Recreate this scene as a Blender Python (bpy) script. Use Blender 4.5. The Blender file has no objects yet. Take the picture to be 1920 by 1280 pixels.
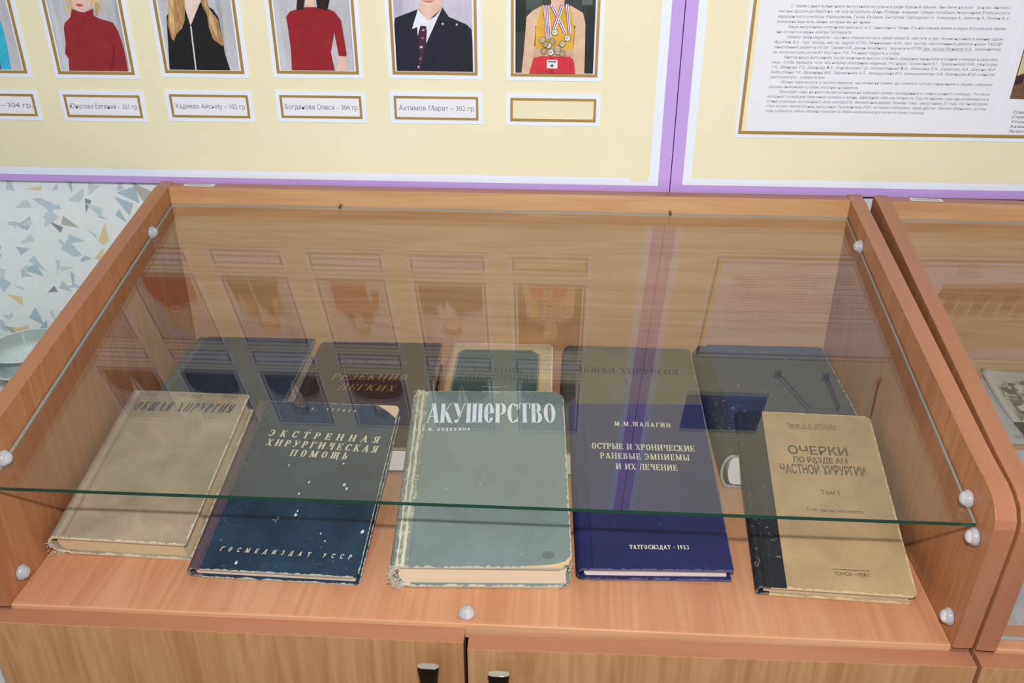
import bpy, bmesh, math, random
from mathutils import Vector, Matrix
random.seed(7)
SC = bpy.context.scene
COL = SC.collection

# ------------------------------------------------------------------ camera
CX, CY, CZ = 0.4686, -0.5647, 0.5684
YAW, PITCH, ROLL = -0.05698, 0.48534, 0.00101
_f = Vector((math.sin(YAW) * math.cos(PITCH), math.cos(YAW) * math.cos(PITCH), -math.sin(PITCH)))
_r0 = Vector((math.cos(YAW), -math.sin(YAW), 0))
_u0 = _r0.cross(_f)
_r = math.cos(ROLL) * _r0 + math.sin(ROLL) * _u0
_u = -math.sin(ROLL) * _r0 + math.cos(ROLL) * _u0
cd = bpy.data.cameras.new('camera')
cd.sensor_width = 36
cd.lens = 1693.57 * 36 / 1920
cd.clip_start = 0.02
cam = bpy.data.objects.new('camera', cd)
COL.objects.link(cam)
cam.matrix_world = Matrix(((_r.x, _u.x, -_f.x, CX), (_r.y, _u.y, -_f.y, CY), (_r.z, _u.z, -_f.z, CZ), (0, 0, 0, 1)))
SC.camera = cam

# ------------------------------------------------------------------ light
SC.view_settings.view_transform = 'Standard'
SC.view_settings.look = 'None'
SC.view_settings.gamma = 1
SC.view_settings.use_curve_mapping = False
SC.view_settings.exposure = 0.0
SC.cycles.transparent_max_bounces = 32      # stacked glass
wd = bpy.data.worlds.new('room_light')
SC.world = wd
wd.use_nodes = True
bg = wd.node_tree.nodes['Background']
bg.inputs[0].default_value = (0.94, 0.965, 1.0, 1)
bg.inputs[1].default_value = 0.39
fl = bpy.data.lights.new('camera_flash', 'SPOT')          # the flash in the hot shoe, 15 cm above the lens
fl.energy = 34
fl.color = (1.0, 0.985, 0.97)
fl.spot_size = math.radians(150)
fl.spot_blend = 0.5
fl.shadow_soft_size = 0.012
flo = bpy.data.objects.new('camera_flash', fl)
COL.objects.link(flo)
flo.location = (0.475, -0.565, 0.72)
flo.rotation_euler = (Vector((0.52, 0.38, 0.22)) - Vector(flo.location)).to_track_quat('-Z', 'Y').to_euler()

# ------------------------------------------------------------------ helpers
def lin(c):
    return tuple(((v / 255 + 0.055) / 1.055) ** 2.4 if v > 10 else v / 255 / 12.92 for v in c) + (1,)

class NT:
    def __init__(self, name):
        self.m = bpy.data.materials.new(name)
        self.m.use_nodes = True
        self.t = self.m.node_tree
        self.t.nodes.clear()
        self.out = self.t.nodes.new('ShaderNodeOutputMaterial')
    def n(self, typ, **kw):
        nd = self.t.nodes.new('ShaderNode' + typ)
        for k, v in kw.items():
            setattr(nd, k, v)
        return nd
    def l(self, a, b):
        self.t.links.new(a, b)
    def math(self, op, a, b=None, clamp=False):
        nd = self.n('Math', operation=op, use_clamp=clamp)
        for i, v in enumerate((a, b)):
            if v is None: continue
            if isinstance(v, (int, float)): nd.inputs[i].default_value = v
            else: self.l(v, nd.inputs[i])
        return nd.outputs[0]
    def mix(self, fac, a, b, blend='MIX'):
        nd = self.n('MixRGB', blend_type=blend)
        for i, v in enumerate((fac, a, b)):
            if isinstance(v, (int, float)): nd.inputs[i].default_value = v
            elif isinstance(v, tuple): nd.inputs[i].default_value = v
            else: self.l(v, nd.inputs[i])
        return nd.outputs[0]
    def ramp(self, fac, stops):
        nd = self.n('ValToRGB')
        el = nd.color_ramp.elements
        while len(el) < len(stops): el.new(0.5)
        for e, (p, c) in zip(el, stops):
            e.position = p
            e.color = c if isinstance(c, tuple) else (c, c, c, 1)
        self.l(fac, nd.inputs[0])
        return nd.outputs[0]
    def coords(self, scale=(1, 1, 1), loc=(0, 0, 0)):
        tc = self.n('TexCoord')
        mp = self.n('Mapping')
        mp.inputs['Scale'].default_value = scale
        mp.inputs['Location'].default_value = loc
        self.l(tc.outputs['Object'], mp.inputs[0])
        return mp.outputs[0]
    def noise(self, vec, scale, detail=4, rough=0.55, dist=0.0):
        nd = self.n('TexNoise')
        nd.inputs['Scale'].default_value = scale
        nd.inputs['Detail'].default_value = detail
        nd.inputs['Roughness'].default_value = rough
        nd.inputs['Distortion'].default_value = dist
        self.l(vec, nd.inputs['Vector'])
        return nd.outputs['Fac']
    def bsdf(self, col, rough=0.5, spec=0.5, metal=0.0, bump=None, bs=0.2, bd=0.001, **kw):
        p = self.n('BsdfPrincipled')
        if isinstance(col, tuple): p.inputs['Base Color'].default_value = col
        else: self.l(col, p.inputs['Base Color'])
        if isinstance(rough, (int, float)): p.inputs['Roughness'].default_value = rough
        else: self.l(rough, p.inputs['Roughness'])
        p.inputs['Specular IOR Level'].default_value = spec
        p.inputs['Metallic'].default_value = metal
        for k, v in kw.items(): p.inputs[k].default_value = v
        if bump is not None:
            b = self.n('Bump')
            b.inputs['Strength'].default_value = bs
            b.inputs['Distance'].default_value = bd
            self.l(bump, b.inputs['Height'])
            self.l(b.outputs[0], p.inputs['Normal'])
        self.l(p.outputs[0], self.out.inputs[0])
        return self.m

_pc = {}
def plain(c, rough=0.6, spec=0.3, name=None):
    k = (c, rough, spec)
    if k not in _pc:
        _pc[k] = NT(name or 'colour_%d_%d_%d' % c).bsdf(lin(c), rough, spec)
    return _pc[k]

def wood(name, dark, mid, light, axis, ring=1.0, rough=0.38, streak=1.0):
    t = NT(name)
    st = [1.1 if a in axis else 14 for a in 'xyz']
    v = t.coords(tuple(st))
    big = t.noise(v, 1.6 * ring, 3, 0.5, 1.2)
    rings = t.math('SINE', t.math('MULTIPLY', big, 38.0))
    rings = t.math('MULTIPLY_ADD', rings, 0.5); t.t.nodes[-1].inputs[2].default_value = 0.5
    st2 = [4 if a in axis else 150 for a in 'xyz']
    fine = t.noise(t.coords(tuple(st2)), 1.5, 3, 0.6)
    st3 = [0.9 if a in axis else 16 for a in 'xyz']
    band = t.noise(t.coords(tuple(st3), (3, 1, 2)), 1.0, 2, 0.5)
    a = t.math('ADD', t.math('MULTIPLY', rings, 0.15), t.math('MULTIPLY', fine, 0.42 * streak))
    a = t.math('ADD', a, t.math('MULTIPLY', band, 0.52))
    c = t.ramp(a, [(0.25, lin(dark)), (0.52, lin(mid)), (0.82, lin(light))])
    return t.bsdf(c, rough, 0.4, bump=fine, bs=0.05)

def glass_pane(name, tint, refl=1.0):
    t = NT(name)
    g = t.n('NewGeometry')
    dp = t.n('VectorMath', operation='DOT_PRODUCT')
    t.l(g.outputs['Incoming'], dp.inputs[0]); t.l(g.outputs['Normal'], dp.inputs[1])
    c = t.math('ABSOLUTE', dp.outputs['Value'])
    f = t.math('POWER', t.math('SUBTRACT', 1.0, c), 5.0)
    f = t.math('MULTIPLY', t.math('ADD', t.math('MULTIPLY', f, 0.96), 0.043), refl, True)  # refl boosts the mirror image artificially past clean-glass Fresnel
    tr = t.n('BsdfTransparent'); tr.inputs[0].default_value = tint
    gl = t.n('BsdfGlossy'); gl.inputs['Roughness'].default_value = 0.0
    mx = t.n('MixShader')
    t.l(f, mx.inputs[0]); t.l(tr.outputs[0], mx.inputs[1]); t.l(gl.outputs[0], mx.inputs[2])
    t.l(mx.outputs[0], t.out.inputs[0])
    return t.m

def cover(name, base, wear, w, l, edge=0.004, mottle=0.25, spots=0.0, rough=0.6, x0=0.0, cloth=0.04, var=None, spec=0.25):
    """book cloth: mottled colour, pale worn rim along the board's edges, small chips"""
    t = NT(name)
    v = t.coords()
    sx = t.n('SeparateXYZ'); t.l(v, sx.inputs[0])
    X, Y = sx.outputs[0], sx.outputs[1]
    d = t.math('MINIMUM', t.math('MINIMUM', t.math('SUBTRACT', X, x0 - 0.02), t.math('SUBTRACT', w, X)), t.math('MINIMUM', Y, t.math('SUBTRACT', l, Y)))
    rag = t.noise(v, 160, 4, 0.7)
    rag2 = t.noise(v, 28, 3, 0.6)
    thr = t.math('MULTIPLY', t.math('MULTIPLY', t.math('SUBTRACT', rag, 0.36, True), rag2), edge * 7)
    m = t.math('LESS_THAN', d, thr)
    big = t.noise(v, 22, 4, 0.6, 0.6)
    fine = t.noise(v, 900, 2, 0.5)
    b = lin(base)
    dk = tuple(x * (1 - mottle) for x in b[:3]) + (1,)
    lt = lin(var) if var else tuple(min(1, x * (1 + mottle)) for x in b[:3]) + (1,)
    col = t.ramp(big, [(0.3, dk), (0.72, lt)])
    col = t.mix(t.math('MULTIPLY', fine, 0.22), col, tuple(x * 0.72 for x in b[:3]) + (1,))
    if spots:
        sp = t.noise(v, 120, 3, 0.65, 1.5)
        sm = t.math('GREATER_THAN', t.math('ADD', sp, t.math('MULTIPLY', t.noise(v, 14, 2), 0.25)), 0.86 - spots)
        col = t.mix(t.math('MULTIPLY', sm, 0.7), col, lin(wear))
        sc = t.noise(t.coords((1, 4, 1)), 46, 5, 0.75, 2.5)
        col = t.mix(t.math('MULTIPLY', t.ramp(sc, [(0.60, 0.0), (0.74, 1.0)]), 0.25), col, lin(wear))
    col = t.mix(m, col, lin(wear))
    return t.bsdf(col, rough, spec, bump=fine, bs=cloth * 4, bd=0.0006)

def mesh_obj(name, bm, mats, parent=None, smooth=False, recalc=True):
    if recalc: bmesh.ops.recalc_face_normals(bm, faces=bm.faces)
    me = bpy.data.meshes.new(name)
    bm.to_mesh(me); bm.free()
    for m in (mats if isinstance(mats, (list, tuple)) else [mats]): me.materials.append(m)
    if smooth:
        for p in me.polygons: p.use_smooth = True
    o = bpy.data.objects.new(name, me)
    COL.objects.link(o)
    if parent: o.parent = parent
    return o

def empty(name, loc=(0, 0, 0), rot=(0, 0, 0)):
    o = bpy.data.objects.new(name, None)
    o.empty_display_size = 0.02
    COL.objects.link(o)
    o.location = loc; o.rotation_euler = rot
    return o

def tag(o, label, cat, group=None):
    o['label'] = label; o['category'] = cat
    if group: o['group'] = group
    return o

def box(bm, x0, x1, y0, y1, z0, z1, mi=0, bev=0.0):
    vs = [bm.verts.new(p) for p in ((x0, y0, z0), (x1, y0, z0), (x1, y1, z0), (x0, y1, z0), (x0, y0, z1), (x1, y0, z1), (x1, y1, z1), (x0, y1, z1))]
    fs = [bm.faces.new([vs[i] for i in f]) for f in ((0, 3, 2, 1), (4, 5, 6, 7), (0, 1, 5, 4), (1, 2, 6, 5), (2, 3, 7, 6), (3, 0, 4, 7))]
    for f in fs: f.material_index = mi
    if bev:
        es = list({e for f in fs for e in f.edges})
        bmesh.ops.bevel(bm, geom=es, offset=bev, segments=2, affect='EDGES', profile=0.6)
    return fs

def prism(bm, pts, axis, a0, a1, mi_side=0, mi_rim=0, bev=0.0):
    """outline pts in the two other axes, extruded along axis from a0 to a1"""
    def P(p, a):
        return {'x': (a, p[0], p[1]), 'y': (p[0], a, p[1]), 'z': (p[0], p[1], a)}[axis]
    A = [bm.verts.new(P(p, a0)) for p in pts]
    B = [bm.verts.new(P(p, a1)) for p in pts]
    f1 = bm.faces.new(A); f2 = bm.faces.new(B)
    f1.material_index = f2.material_index = mi_side
    n = len(pts); rim = []
    for i in range(n):
        f = bm.faces.new((A[i], A[(i + 1) % n], B[(i + 1) % n], B[i])); f.material_index = mi_rim; rim.append(f)
    if bev:
        es = list(set(f1.edges) | set(f2.edges))
        bmesh.ops.bevel(bm, geom=es, offset=bev, segments=2, affect='EDGES', profile=0.6)

def rounded(x0, x1, y0, y1, r, corners=(1, 1, 1, 1), n=5):
    """outline counter-clockwise from lower left; corners = ll, lr, ur, ul"""
    out = []
    for (cx, cy, sx, sy, a0, on) in ((x0, y0, 1, 1, 180, corners[0]), (x1, y0, -1, 1, 270, corners[1]), (x1, y1, -1, -1, 0, corners[2]), (x0, y1, 1, -1, 90, corners[3])):
        rr = r * on
        if rr <= 0: out.append((cx, cy)); continue
        for k in range(n + 1):
            a = math.radians(a0 + 90 * k / n)
            out.append((cx + sx * rr + rr * math.cos(a), cy + sy * rr + rr * math.sin(a)))
    return out

def lathe(bm, prof, n=28, c=(0, 0, 0), axis='z'):
    rings = []
    for r, z in prof:
        rg = []
        for k in range(n):
            a = 2 * math.pi * k / n
            p = (r * math.cos(a), r * math.sin(a), z)
            if axis == 'x': p = (z, p[0], p[1])
            if axis == '-x': p = (-z, p[0], p[1])
            rg.append(bm.verts.new((c[0] + p[0], c[1] + p[1], c[2] + p[2])))
        rings.append(rg)
    for a, b in zip(rings, rings[1:]):
        for k in range(n):
            bm.faces.new((a[k], a[(k + 1) % n], b[(k + 1) % n], b[k]))
    if prof[0][0] > 1e-6: bm.faces.new(rings[0][::-1])
    if prof[-1][0] > 1e-6: bm.faces.new(rings[-1])
    bmesh.ops.remove_doubles(bm, verts=bm.verts, dist=1e-6)

def tube(bm, pts, r, n=5):
    rings = []
    for i, p in enumerate(pts):
        p = Vector(p)
        d = (Vector(pts[min(i + 1, len(pts) - 1)]) - Vector(pts[max(i - 1, 0)])).normalized()
        s = d.cross(Vector((0.3, 0.2, 0.93))).normalized(); q = d.cross(s)
        rings.append([bm.verts.new(p + r * (math.cos(2 * math.pi * k / n) * s + math.sin(2 * math.pi * k / n) * q)) for k in range(n)])
    for a, b in zip(rings, rings[1:]):
        for k in range(n): bm.faces.new((a[k], a[(k + 1) % n], b[(k + 1) % n], b[k]))
    bm.faces.new(rings[0]); bm.faces.new(rings[-1])

# ------------------------------------------------------------------ lettering
def arcpoly(cx, cy, rx, ry, ix, iy, a0, a1, n=14):
    ps = []
    for k in range(n):
        a, b = math.radians(a0 + (a1 - a0) * k / n), math.radians(a0 + (a1 - a0) * (k + 1) / n)
        ps.append([(cx + rx * math.cos(a), cy + ry * math.sin(a)), (cx + rx * math.cos(b), cy + ry * math.sin(b)),
                   (cx + ix * math.cos(b), cy + iy * math.sin(b)), (cx + ix * math.cos(a), cy + iy * math.sin(a))])
    return ps

def glyph(ch, T, t, S):
    """one serif capital, height 1: polygons and advance"""
    P = []
    def rc(x0, x1, y0, y1): P.append([(x0, y0), (x1, y0), (x1, y1), (x0, y1)])
    def v(x, w=T, s=3, y0=0, y1=1):
        rc(x - w / 2, x + w / 2, y0, y1)
        if s & 1: rc(x - w / 2 - S, x + w / 2 + S, y0, y0 + t)
        if s & 2: rc(x - w / 2 - S, x + w / 2 + S, y1 - t, y1)
    def h(x0, x1, y, w=t): rc(x0, x1, y - w / 2, y + w / 2)
    def d(x0, y0, x1, y1, w): P.append([(x0 - w / 2, y0), (x0 + w / 2, y0), (x1 + w / 2, y1), (x1 - w / 2, y1)])
    def ser(x, y, w=0.0): rc(x - w / 2 - S * 1.3, x + w / 2 + S * 1.3, y, y + t) if y < 0.5 else rc(x - w / 2 - S * 1.3, x + w / 2 + S * 1.3, y - t, y)
    def bowl(x0, x1, y0, y1):
        xc = x0 + (x1 - x0) * 0.42; ry = (y1 - y0) / 2; ym = (y0 + y1) / 2
        rc(x0, xc, y1 - t, y1); rc(x0, xc, y0, y0 + t)
        P.extend(arcpoly(xc, ym, x1 - xc, ry, max(0.01, x1 - xc - T), ry - t, -90, 90))
    def tick(x, y0, y1): rc(x - t * 0.7, x + t * 0.7, y0, y1)
    e = T / 2
    if ch == 'Л': d(.10, t, .26, 1, t * 1.4); ser(.10, 0); v(.58); h(.22, .58, 1 - t / 2); return P, .74
    if ch == 'А':
        d(.10, 0, .36, 1, t * 1.4); d(.60 - .0, 0, .36, 1, T); ser(.10, 0); ser(.60, 0, T)
        if ch == 'А': h(.18, .52, .33)
        return P, .74
    if ch == 'Б': v(.16); h(.1, .54, 1 - t / 2); tick(.54, .74, 1); bowl(.16, .60, 0, .56); return P, .66
    if ch == 'В': v(.16); bowl(.16, .56, .5, 1); bowl(.16, .62, 0, .5 + t); return P, .68
    if ch == 'Г': v(.16); h(.1, .54, 1 - t / 2); tick(.54, .72, 1); return P, .60
    if ch == 'Д': v(.54, s=0, y0=t); d(.14, t, .36, 1, t * 1.4); h(.28, .62, 1 - t / 2); h(.02, .72, t / 2); tick(.04, -.2, t); tick(.70, -.2, t); return P, .76
    if ch == 'Е': v(.16); h(.1, .54, 1 - t / 2); h(.16, .44, .5); h(.1, .56, t / 2); tick(.54, .74, 1); tick(.57, 0, .27); tick(.44, .38, .62); return P, .64
    if ch == 'е':
        P.extend(arcpoly(.30, .5, .27, .5, .27 - T, .5 - t, 0, 330, 24)); h(.08, .57, .5); return P, .62
    if ch == 'Ж': v(.48); d(.50, .5, .84, 1, t); d(.46, .5, .12, 1, t); d(.50, .55, .86, 0, T * .8); d(.46, .55, .10, 0, T * .8); [ser(x, y, t) for x in (.12, .85) for y in (0, 1)]; return P, .98
    if ch == 'З': bowl(.22, .52, .5, 1); bowl(.22, .56, 0, .5 + t); tick(.14, .72, .96); tick(.12, .04, .3); h(.12, .3, 1 - t / 2); h(.12, .3, t / 2); return P, .62
    if ch in 'ИЙ':
        v(.16); v(.64); d(.20, .04, .60, .96, t * 1.3)
        if ch == 'Й': P.extend(arcpoly(.40, 1.22, .15, .12, .10, .06, 180, 360, 8))
        return P, .80
    if ch == 'К': v(.16); d(.20, .44, .56, 1, t * 1.3); d(.32, .56, .60, 0, T); ser(.58, 1); ser(.60, 0, T); return P, .72
    if ch == 'М': v(.12, t * 1.3); d(.16, 1, .44, .05, T); d(.72, 1, .46, .05, t * 1.3); v(.76); return P, .92
    if ch == 'Н': v(.16); v(.64); h(.16, .64, .5); return P, .80
    if ch == 'О': P.extend(arcpoly(.36, .5, .32, .5, .32 - T, .5 - t, 0, 360, 28)); return P, .72
    if ch == 'П': v(.16); v(.64); h(.1, .7, 1 - t / 2); return P, .80
    if ch == 'Р': v(.16); bowl(.16, .62, .42, 1); return P, .66
    if ch == 'С': P.extend(arcpoly(.36, .5, .32, .5, .32 - T, .5 - t, 48, 312, 24)); tick(.59, .68, .98); tick(.59, .05, .28); return P, .66
    if ch == 'Т': v(.33); h(.04, .62, 1 - t / 2); tick(.05, .72, 1); tick(.61, .72, 1); return P, .66
    if ch == 'У': d(.12, 1, .38, .32, T); d(.62, 1, .28, .04, t * 1.3); ser(.12, 1, T); ser(.62, 1); P.extend(arcpoly(.2, .09, .1, .09, .0, .0, 0, 360, 10)); return P, .70
    if ch == 'Х': d(.12, 1, .58, 0, T); d(.60, 1, .12, 0, t * 1.3); ser(.12, 1, T); ser(.60, 1); ser(.12, 0); ser(.58, 0, T); return P, .72
    if ch == 'Ц': v(.16); v(.64); h(.1, .76, t / 2); tick(.76, -.2, t); return P, .82
    if ch == 'Ч': v(.58); P.extend(arcpoly(.40, .72, .26, .30, .26 - T, .30 - t, 180, 270)); rc(.14, .14 + T, .72, 1); ser(.14 + e, 1, T); h(.40, .58, .42 + t / 2); return P, .74
    if ch in 'ШЩ':
        v(.16); v(.48); v(.80); h(.1, .86, t / 2)
        if ch == 'Щ': tick(.92, -.2, t); h(.8, .92, t / 2)
        return P, .98
    if ch in 'ЬЫ':
        v(.16); bowl(.16, .58, 0, .56)
        if ch == 'Ы': v(.78); return P, .94
        return P, .64
    if ch == 'Э': P.extend(arcpoly(.28, .5, .34, .5, .34 - T, .5 - t, -130, 130, 24)); h(.24, .6, .5); tick(.08, .7, .98); tick(.08, .04, .28); return P, .68
    if ch == 'Ю': v(.16); h(.16, .4, .5); P.extend(arcpoly(.64, .5, .28, .5, .28 - T, .5 - t, 0, 360, 24)); return P, .96
    if ch == 'Я': v(.52); P.extend([[(.68 - a, b) for a, b in q] for q in arcpoly(.40, .71, .24, .29, .24 - T, .29 - t, -90, 90)]); h(.28, .52, 1 - t / 2); h(.28, .52, .42 + t / 2); d(.36, .45, .12, 0, T * .8); ser(.12, 0, T); return P, .68
    if ch in '1I': v(.2, s=3 if ch == 'I' else 1); ch == '1' and P.append([(.2 - e, 1), (.2 - e, .84), (.04, .74), (.04, .78)]); return P, .40
    if ch == '9': P.extend(arcpoly(.28, .68, .24, .32, .24 - T * .8, .32 - t, 0, 360, 20)); P.extend(arcpoly(.14, .62, .38, .62, .38 - T * .8, .62 - t, -80, 0, 8)); return P, .58
    if ch == '5': h(.14, .5, 1 - t); tick(.16, .5, 1); P.extend(arcpoly(.24, .31, .28, .31, .28 - T, .31 - t, -140, 130, 18)); return P, .58
    if ch == '3': P.extend(arcpoly(.24, .76, .24, .24, .24 - T * .8, .24 - t, -80, 140, 14)); P.extend(arcpoly(.24, .28, .28, .28, .28 - T * .8, .28 - t, -140, 90, 16)); return P, .58
    if ch == '.': rc(.06, .06 + T, 0, T * .9); return P, .26
    if ch == '·': rc(.06, .06 + T, .42, .42 + T); return P, .26
    return P, .36

def serif_text(bm, s, x, y, L, ang, H, z, T=.17, t=.055, S=.06, wf=.9, shear=0.0, mi=0):
    gs = [glyph(c, T, t, S) for c in s]
    nat = sum(a for _, a in gs) * H * wf
    n = len(s)
    track = (L - nat) / max(1, n - 1)
    k = 1.0
    if track < -0.04 * H: k = L / nat; track = 0
    ca, sa = math.cos(ang), math.sin(ang)
    px = 0
    for ps, a in gs:
        for poly in ps:
            vs = []
            for gx, gy in poly:
                lx = px + gx * H * wf * k + shear * gy * H; ly = gy * H
                vs.append(bm.verts.new((x + ca * lx - sa * ly, y + sa * lx + ca * ly, z)))
            f = bm.faces.new(vs); f.material_index = mi
            f.normal_update()
            if f.normal.z < 0: f.normal_flip()
        px += a * H * wf * k + track

def font_polys(s, bold=0.0):
    """triangulated outline of a string in the built-in sans face: verts, faces"""
    c = bpy.data.curves.new('t', 'FONT'); c.body = s; c.resolution_u = 2; c.offset = bold
    o = bpy.data.objects.new('t', c); COL.objects.link(o)
    dg = bpy.context.evaluated_depsgraph_get(); dg.update()
    me = bpy.data.meshes.new_from_object(o.evaluated_get(dg))
    V = [tuple(p.co) for p in me.vertices]; F = [tuple(p.vertices) for p in me.polygons]
    bpy.data.objects.remove(o); bpy.data.curves.remove(c); bpy.data.meshes.remove(me)
    return V, F

def sans_text(bm, s, P, L, H, shear=0.0, mi=0, bold=0.0):
    """P(lx, ly) -> 3d point"""
    V, F = font_polys(s, bold)
    if not V: return
    x0 = min(v[0] for v in V); x1 = max(v[0] for v in V)
    k = L / (x1 - x0); hy = H / 0.728
    vs = [bm.verts.new(P((v[0] - x0) * k + shear * v[1] * hy, v[1] * hy)) for v in V]
    for f in F:
        try: bm.faces.new([vs[i] for i in f]).material_index = mi
        except ValueError: pass

# ------------------------------------------------------------------ materials
M_shelf = wood('shelf_wood', (180, 122, 86), (197, 141, 104), (210, 160, 122), 'y', 0.9)
M_door = wood('door_wood', (164, 114, 74), (186, 138, 94), (204, 160, 116), 'z', 1.0)
M_back = wood('back_wood', (180, 128, 84), (198, 149, 104), (212, 168, 122), 'x', 0.9)
M_side = wood('side_wood', (150, 96, 60), (167, 111, 74), (186, 132, 92), 'z', 1.1)
M_edge = wood('edge_band', (170, 114, 84), (180, 126, 96), (190, 138, 106), 'x', 0.3, 0.36, 0.4)
M_edge2 = wood('edge_band_side', (164, 108, 78), (176, 120, 90), (186, 132, 100), 'yz', 0.3, 0.27, 0.6)
M_glass = glass_pane('window_glass', (0.984, 0.992, 0.987, 1), 1.6)
M_clear = glass_pane('clear_glass', (0.955, 0.975, 0.97, 1), 1.3)
t = NT('glass_edge'); M_gedge = t.bsdf(lin((28, 74, 60)), 0.15, 0.6)
t = NT('glass_edge_pale'); M_gedge2 = t.bsdf(lin((168, 172, 166)), 0.25, 0.6)
t = NT('clear_plastic'); M_knob = t.bsdf(lin((246, 244, 250)), 0.14, 0.8, **{'Transmission Weight': 0.55, 'IOR': 1.46})
t = NT('chrome'); M_chrome = t.bsdf((0.62, 0.6, 0.58, 1), 0.1, 0.5, 1.0)
t = NT('chrome_dark_reflection'); M_chrome_dark = t.bsdf((0.13, 0.12, 0.12, 1), 0.12, 0.5, 1.0)  # chrome of the handle body, a dark room's reflection painted into its base colour
t = NT('steel_pin'); M_pin = t.bsdf((0.16, 0.14, 0.12, 1), 0.3, 0.5, 0.8)
def tone(c, kind):
    """printed photograph colour with soft grain; hair gets strands"""
    k = (c, kind)
    if k not in _pc:
        t = NT('print_%d_%d_%d' % c)
        b = lin(c)
        nz = t.noise(t.coords((420, 1, 60) if kind == 'hair' else ((60, 1, 26) if kind == 'curtain' else (70, 1, 70))), 1.0, 4, .6, .8)
        lo, hi = {'hair': (.5, 1.45), 'curtain': (.84, 1.10)}.get(kind, (.86, 1.1))
        t.bsdf(t.ramp(nz, [(.3, tuple(x * lo for x in b[:3]) + (1,)), (.7, tuple(min(1, x * hi) for x in b[:3]) + (1,))]), .25, .5)
        _pc[k] = t.m
    return _pc[k]
HAIR = {(206, 186, 150), (214, 190, 140), (186, 150, 100), (178, 138, 88), (206, 172, 118), (52, 38, 36), (40, 30, 30), (88, 66, 50), (96, 74, 56), (96, 70, 52), (50, 38, 32), (80, 58, 44), (40, 32, 30)}
M_dark = plain((30, 20, 16), 0.9, 0.1, 'dark_gap')
M_white = plain((234, 241, 255), 0.45, 0.35, 'white_card')
M_gold = NT('gold_trim').bsdf(lin((176, 142, 74)), 0.38, 0.5, 0.25)
M_paper = plain((236, 236, 244), 0.6, 0.2, 'white_paper')
M_purple = plain((197, 164, 232), 0.5, 0.3, 'lilac_board')
M_ink = plain((122, 124, 138), 0.7, 0.1, 'printed_ink')
M_inkd = plain((60, 62, 74), 0.7, 0.1, 'dark_ink')
t = NT('yellow_sheet'); v = t.coords()
M_yellow = t.bsdf(t.ramp(t.noise(v, 5, 3), [(0.3, lin((235, 228, 190))), (0.7, lin((241, 234, 200)))]), 0.5, 0.3)

# ------------------------------------------------------------------ room
D, H, TH = 0.4487, 0.2285, 0.016
WALL_Y = D + TH + 0.022
FLOOR_Z = -0.74
t = NT('mosaic_ground'); v = t.coords()
M_wall = t.bsdf(t.ramp(t.noise(v, 60, 4), [(0.3, lin((234, 245, 245))), (0.7, lin((243, 250, 249)))]), 0.4, 0.4)
chips = [plain(c, 0.35, 0.45) for c in ((196, 214, 222), (182, 204, 214), (208, 222, 224), (150, 152, 170), (232, 216, 172), (190, 190, 178), (170, 180, 194))]
bm = bmesh.new()
box(bm, -1.3, 2.2, WALL_Y, WALL_Y + 0.08, FLOOR_Z, 1.9)
for iy in range(50):
    for ix in range(158):
        x = -1.25 + ix * 0.0212 + random.uniform(-.013, .013); z = FLOOR_Z + 0.02 + iy * 0.0218 + random.uniform(-.013, .013)
        if z > 0.36 or random.random() < 0.06: continue
        a = random.uniform(0, 6.283); s = random.uniform(.006, .0165); e = random.uniform(.25, 1.0)
        tri = [(s * 1.1, 0), (-s * .7, s * e * .75), (-s * random.uniform(.2, .9), -s * e * .75)]
        if random.random() < .12: tri.append((s * .5, -s * e * .7))
        yy = WALL_Y - 0.0002 - 0.0000045 * ((iy % 12) * 12 + ix % 12)
        vs = [bm.verts.new((x + p[0] * math.cos(a) - p[1] * math.sin(a), yy, z + p[0] * math.sin(a) + p[1] * math.cos(a))) for p in tri]
        f = bm.faces.new(vs); f.material_index = random.choices(range(1, 8), (34, 20, 26, 6, 8, 4, 3))[0]
wall = mesh_obj('wall_back', bm, [M_wall] + chips, recalc=False)
wall['kind'] = 'structure'
t = NT('floor_lino'); v = t.coords()
M_floor = t.bsdf(t.ramp(t.noise(v, 9, 4), [(0.35, lin((120, 92, 72))), (0.65, lin((146, 114, 90)))]), 0.4, 0.4)
bm = bmesh.new(); box(bm, -1.3, 2.2, -1.6, WALL_Y, FLOOR_Z - 0.05, FLOOR_Z)
mesh_obj('floor', bm, M_floor)['kind'] = 'structure'

# ------------------------------------------------------------------ information boards
BY = D + TH + 0.006       # front plane of the lilac boards
def quad_xz(bm, pts, y, mi=0):
    vs = [bm.verts.new((p[0], y, p[1])) for p in pts]
    f = bm.faces.new(vs); f.material_index = mi; f.normal_update()
    if f.normal.y > 0: f.normal_flip()
    return f
def slab_xz(bm, x0, x1, z0, z1, yf, th, mi=0, bev=0.0): return box(bm, x0, x1, yf, yf + th, z0, z1, mi, bev)
def frame_xz(bm, x0, x1, z0, z1, w, yf, th):
    slab_xz(bm, x0, x1, z0, z0 + w, yf, th); slab_xz(bm, x0, x1, z1 - w, z1, yf, th)
    slab_xz(bm, x0, x0 + w, z0 + w, z1 - w, yf, th); slab_xz(bm, x1 - w, x1, z0 + w, z1 - w, yf, th)

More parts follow.
